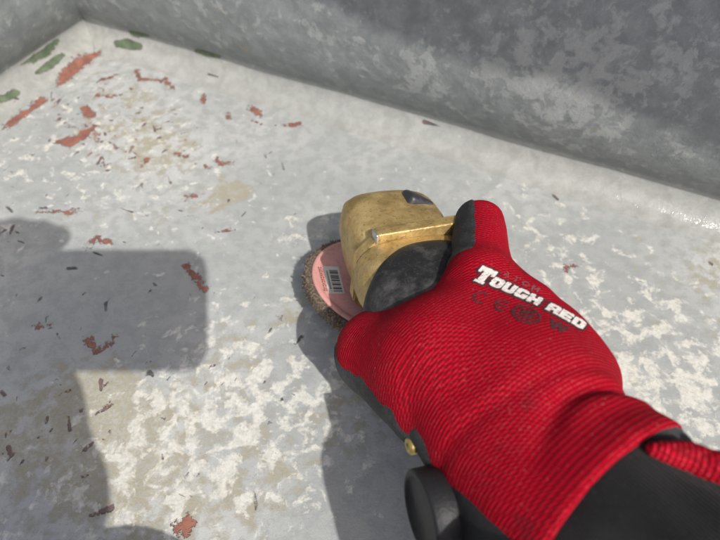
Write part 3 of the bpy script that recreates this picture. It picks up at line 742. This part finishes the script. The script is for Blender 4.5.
# ---- print on the back of the glove
bvh = BVHTree.FromPolygons([tuple(p) for p in HV], [tuple(q) for q in HF])
camo = Vector((0, 0, CAMZ))
def hit(px, py): return bvh.ray_cast(camo, ray(px, py).normalized())
h0, h1, h2 = hit(474, 279), hit(583, 331), hit(530, 303)
tx_x = (h1[0] - h0[0]).normalized(); tn = (h2[1] + (camo - h2[0]).normalized() * 2.5).normalized(); tn = (tn - tx_x * tn.dot(tx_x)).normalized(); tx_y = tn.cross(tx_x)
TL = (h1[0] - h0[0]).length * 1000                           # text length in mm
def sd_box(x, y, x0, y0, x1, y1):
    cx, cy = (x0 + x1) / 2, (y0 + y1) / 2; dx = np.abs(x - cx) - (x1 - x0) / 2; dy = np.abs(y - cy) - (y1 - y0) / 2
    return np.where((dx > 0) & (dy > 0), np.hypot(dx, dy), np.maximum(dx, dy))
def sd_seg(x, y, ax, ay, bx, by, r):
    dx, dy = bx - ax, by - ay; h = np.clip(((x - ax) * dx + (y - ay) * dy) / (dx * dx + dy * dy), 0, 1); return np.hypot(x - ax - h * dx, y - ay - h * dy) - r
def U(*a):
    o = a[0]
    for b in a[1:]: o = np.minimum(o, b)
    return o
def rbox(x, y, w, h, r): return sd_box(x, y, r, r, w - r, h - r) - r
def letter(ch, x, y, w, h):
    s = .36 * w; t = .27 * h                                   # stem and bar weights of a heavy square face
    b = lambda x0, y0, x1, y1: sd_box(x, y, x0, y0, x1, y1)
    if ch == 'T': return U(b(0, h - .27 * h, w, h), b(w * .33, 0, w * .70, h), b(.0, .62 * h, .16 * w, h), b(.84 * w, .62 * h, w, h), b(.22 * w, 0, .80 * w, .13 * h))
    if ch == 'O': return np.maximum(rbox(x, y, w, h, .25 * w), -rbox(x - s, y - t, w - 2 * s, h - 2 * t, .08 * w))
    if ch == 'U': return np.maximum(rbox(x, y, w, h * 1.4, .25 * w), np.maximum(-b(s, t, w - s, h * 2), y - h))
    if ch == 'G': return U(np.maximum(rbox(x, y, w, h, .25 * w), -U(b(s, t, w - s, h - t), b(w * .5, .52 * h, w * 1.2, h - t))), b(.56 * w, .14 * h, w, .50 * h))
    if ch == 'H': return U(b(0, 0, s, h), b(w - s, 0, w, h), b(0, .36 * h, w, .64 * h))
    if ch == 'R': return U(np.maximum(np.maximum(rbox(x + .3 * w, y - .32 * h, 1.3 * w, .68 * h, .25 * w), -b(s, .56 * h, w - s, .78 * h)), -x), b(0, 0, s, h), b(w - s, 0, w, .42 * h))
    if ch == 'E': return U(b(0, 0, s, h), b(0, 0, w, t), b(0, .37 * h, .9 * w, .63 * h), b(0, h - t, w, h))
    if ch == 'D': return np.maximum(np.maximum(rbox(x + .3 * w, y, 1.3 * w, h, .3 * w), -b(s, t, w - s, h - t)), -x)
    r = .12 * w
    if ch == 'A': return U(sd_seg(x, y, r, 0, w / 2, h, r), sd_seg(x, y, w - r, 0, w / 2, h, r), sd_seg(x, y, .25 * w, .3 * h, .75 * w, .3 * h, r))
    if ch == 'M': return U(sd_seg(x, y, r, 0, r, h, r), sd_seg(x, y, w - r, 0, w - r, h, r), sd_seg(x, y, r, h, w / 2, .3 * h, r), sd_seg(x, y, w - r, h, w / 2, .3 * h, r))
    if ch == 't': return U(sd_seg(x, y, r, h, w - r, h, r), sd_seg(x, y, w / 2, 0, w / 2, h, r))
    if ch == 'o': return np.abs(np.hypot((x - w / 2) / (w / 2), (y - h / 2) / (h / 2)) - .85) * w / 2 - r
def decal(name, fn, x0, y0, x1, y1, mat, lift, cell=.22, wear=0.0):
    xs = np.arange(x0, x1, cell); ys = np.arange(y0, y1, cell); gx, gy = np.meshgrid(xs + cell / 2, ys + cell / 2)
    d = fn(gx, gy)
    if wear:
        nz = np.array([mnoise.noise(Vector((a * .9, b * .9, lift * 9000))) for a, b in zip(gx.ravel(), gy.ravel())]).reshape(gx.shape)
        nz2 = np.array([mnoise.noise(Vector((a * 2.6, b * 2.6, 5))) for a, b in zip(gx.ravel(), gy.ravel())]).reshape(gx.shape)
        d = d + (nz * .6 + nz2 * .6) * wear
    cells = np.argwhere(d < 0); V, Fc, key = [], [], {}
    def vert(i, j):
        if (i, j) in key: return key[(i, j)]
        p = h0[0] + tx_x * ((x0 + i * cell) * MM) + tx_y * ((y0 + j * cell) * MM)
        q = bvh.ray_cast(p + tn * .03, -tn)
        if q[0] is None or (q[0] - p).length > .03: key[(i, j)] = None; return None
        key[(i, j)] = len(V); V.append(q[0] + q[1] * lift); return key[(i, j)]
    for j, i in cells:
        q = [vert(i, j), vert(i + 1, j), vert(i + 1, j + 1), vert(i, j + 1)]
        if None not in q: Fc.append(tuple(q))
    o = mesh_obj(name, V, Fc, mat, glove); return o
k = TL / 46.0
LH, LW = 5.1 * k, 4.7 * k
def word(x, y):
    sl = x - .10 * y
    d = letter('T', sl + .8 * k, y + 1.2 * k, 7.0 * k, 8.8 * k)
    d = U(d, letter('O', sl - 6.6 * k, y, LW, LH), letter('U', sl - 11.9 * k, y, LW, LH), letter('G', sl - 17.2 * k, y, LW, LH), letter('H', sl - 22.5 * k, y, LW, LH))
    return U(d, letter('R', sl - 30.4 * k, y, LW, LH), letter('E', sl - 35.6 * k, y, LW, LH), letter('D', sl - 40.8 * k, y, LW, LH))
decal('lettering', lambda x, y: word(x, y) - .10, -2, -3, 47 * k, 9 * k, WHITEINK, .00042, .16, .34)
decal('lettering_outline', lambda x, y: word(x, y) - 1.0, -4, -4, 49 * k, 11 * k, DARKPRINT, .00020, .22, .9)
def arcs(x, y, cx, cy, r, gap): 
    a = np.arctan2(y - cy, x - cx); return np.where(np.abs(a) < gap, 9, np.abs(np.hypot(x - cx, y - cy) - r) - .42)
def marks(x, y):
    d = arcs(x, y, 7.2 * k, -7.6 * k, 2.7 * k, .9)
    d = U(d, arcs(x, y, 16.0 * k, -7.0 * k, 2.6 * k, .9), sd_seg(x, y, 13.6 * k, -7.0 * k, 16.8 * k, -7.0 * k, .45))
    # oval emblem with a chequered centre
    ex, ey = x - 25.6 * k, y + 6.6 * k; rr = np.hypot(ex / (5.2 * k), ey / (4.4 * k))
    d = U(d, np.abs(rr - .95) * 4 * k - .45, np.maximum(np.abs(np.sin(ex * 1.9 / k)) * np.abs(np.sin(ey * 1.8 / k)) * 2 - 1.0, (rr - .66) * 4 * k))
    # pair of chevrons
    for o in (0, 3.0): d = U(d, sd_seg(x, y, (34.6 + o) * k, -3.6 * k, (36.0 + o) * k, -7.4 * k, .75), sd_seg(x, y, (36.0 + o) * k, -7.4 * k, (37.5 + o) * k, -3.8 * k, .75))
    return d
decal('printed_marks', marks, 0, -13 * k, 44 * k, 0, DARKPRINT, .00024, .2, .75)
def small(x, y):
    d = letter('A', x - 9 * k, y - 7.6 * k, 2.6 * k, 2.4 * k)
    for ch, o in (('t', 13.2), ('o', 17.4), ('M', 21.6)): d = U(d, letter(ch, x - o * k, y - 7.4 * k, 2.8 * k, 2.4 * k))
    return d
decal('faded_lettering', small, 8 * k, 6.5 * k, 26 * k, 11 * k, FADEDPRINT, .00024, .2, .55)

# ---- sleeves
def sleeve_mesh(p0, p1, p2, r0, r1, r2, name, seed, N=72, M=90):
    rg = []; p0, p1, p2 = Vector(p0), Vector(p1), Vector(p2)
    for i in range(M):
        t = i / (M - 1); p = (1 - t) ** 2 * p0 + 2 * t * (1 - t) * p1 + t * t * p2
        d = (2 * (1 - t) * (p1 - p0) + 2 * t * (p2 - p1)).normalized(); u = d.cross(Vector((0, 0, 1))).normalized(); w = u.cross(d)
        r = (1 - t) ** 2 * r0 + 2 * t * (1 - t) * r1 + t * t * r2
        ring = []
        for j in range(N):
            a = 2 * math.pi * j / N
            q = Vector((math.cos(a) * 1.6, math.sin(a) * 1.6, t * 9 + seed))
            rr = r * (1 + min(1, t * 5) * (.12 * mnoise.noise(q) + .09 * mnoise.noise(q * 2.3))) + .0022 * min(1, t * 6) * math.sin(t * 46 + 2.0 * math.sin(a + seed)) * (0.4 + .6 * math.sin(a * 2 + seed) ** 2)
            ring.append(p + (u * math.cos(a) + w * math.sin(a)) * rr)
        rg.append(ring)
    v, f = loft(rg); return mesh_obj(name, v, f, CLOTH, person)
sl = sleeve_mesh(J['W'] - ha * .014, J['W'] + ha * .055, J['W'] + fa * .34 + Vector((.0, -.06, .02)), .0318, .039, .050, 'sleeve', 3.0)
# red band along the upper edge of the sleeve
u_ = fa.cross(Vector((0, 0, 1))).normalized(); w_ = u_.cross(fa)
side = u_ if u_.y > 0 else -u_
pts = [P(646, 451, .150), P(665, 450, .152), P(690, 450, .154), P(722, 454, .157), P(770, 470, .163), P(830, 500, .170)]
sbv = BVHTree.FromPolygons([p.co[:] for p in sl.data.vertices], [tuple(p.vertices) for p in sl.data.polygons])
bl = []
for p in bez(pts, 8):
    q = sbv.find_nearest(p); bl.append(q[0] - q[1] * .0006)
for _ in range(4): bl = [bl[0]] + [(bl[i - 1] + bl[i] * 2 + bl[i + 1]) / 4 for i in range(1, len(bl) - 1)] + [bl[-1]]
v, f = tube(bl, [.0010 + .0040 * min(1, i / 20) ** .7 for i in range(41)], 16)
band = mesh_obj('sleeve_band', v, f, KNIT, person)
bvv = np.array([p.co[:] for p in band.data.vertices]); attr(band, 'ku', (bvv @ np.array(fa)) * 1000); attr(band, 'kv', (bvv[:, 2]) * 1000)

# ------------------------------------------------------------------ phone in the left hand, behind the lens
CM = cam.matrix_basis.copy()
CM = Matrix.Translation(cam.location) @ cam.rotation_euler.to_matrix().to_4x4()
phone = empty('smartphone', CM); tag(phone, 'dark smartphone held sideways in a red gloved hand', 'smartphone')
bm = bmesh.new()
px0, px1, py0, py1, rad = -.151, .011, -.056, .023, .015
out2 = []
for cx, cy, a0 in ((px1 - rad, py1 - rad, 0), (px0 + rad, py1 - rad, 90), (px0 + rad, py0 + rad, 180), (px1 - rad, py0 + rad, 270)):
    for i in range(9): a = R(a0 + 90 * i / 8); out2.append((cx + rad * math.cos(a), cy + rad * math.sin(a)))
fc = bm.faces.new([bm.verts.new((x, y, .004)) for x, y in out2]); ex = bmesh.ops.extrude_face_region(bm, geom=[fc])
bmesh.ops.translate(bm, verts=[e for e in ex['geom'] if isinstance(e, bmesh.types.BMVert)], vec=(0, 0, .0095))
bm_obj('case', bm, PHONE, phone, auto=40)
bm_obj('screen', box_bm(.153, .069, .0006, .0002, 1, (-.070, -.0165, .0141)), GLASS, phone, smooth=False)
def Q(x, y, z): return CM @ Vector((x, y, z))
lp = []   # left hand: fingers over the phone's end, thumb below
def cones_l():
    c = []
    c.append((Q(-.150, -.030, .022), Q(-.088, -.080, .034), .030, .032))           # palm
    c.append((Q(-.088, -.080, .034), Q(-.064, -.118, .050), .032, .032)); c.append((Q(-.064, -.118, .050), Q(-.084, -.160, .066), .032, .032))           # wrist
    for i, (xa, ya) in enumerate(((-.106, .034), (-.126, .036), (-.145, .034))):    # fingers over the top edge
        c.append((Q(-.160 + .004 * i, .000, .020), Q(xa - .006, ya, .014), .012, .0115)); c.append((Q(xa - .006, ya, .014), Q(xa + .004, ya - .002, -.004), .0112, .0098))
    c.append((Q(-.125, -.070, .020), Q(-.100, -.060, .022), .017, .012)); c.append((Q(-.100, -.060, .022), Q(-.075, -.045, .024), .012, .0095))  # thumb
    return c
CL = cones_l()
def left_sdf(p):
    d = None
    for a, b, ra, rb in CL:
        q = cone(p, a, b, ra, rb); d = q if d is None else smin(d, q, .008)
    return d
lo = np.min([np.minimum(a, b) for a, b, _, _ in CL], 0) - .05; hi_ = np.max([np.maximum(a, b) for a, b, _, _ in CL], 0) + .05
LV, LF = surface_nets(left_sdf, lo, hi_, .003)
lg = np_mesh('glove', LV, LF, KNIT, person)
LV = np.array([v.co[:] for v in lg.data.vertices]); attr(lg, 'ku', LV[:, 1] * 1000); attr(lg, 'kv', LV[:, 0] * 1000)
sleeve_mesh(Q(-.070, -.130, .055), Q(-.135, -.19, .10), Q(-.24, -.32, .20), .034, .040, .050, 'sleeve', 9.0)
# unseen kneeling leg added under the phone for its shadow on the floor
def leg_sdf(p):
    d = cone(p, (-.078, -.068, .075), (-.02, -.50, .27), .057, .085)
    d = smin(d, cone(p, (-.078, -.068, .070), (-.10, -.46, .055), .048, .05), .03)
    return d
GV, GF = surface_nets(leg_sdf, (-.22, -.65, -.0), (.12, .03, .40), .006)
leg = np_mesh('added_trouser_leg', GV, GF, DENIM, person)
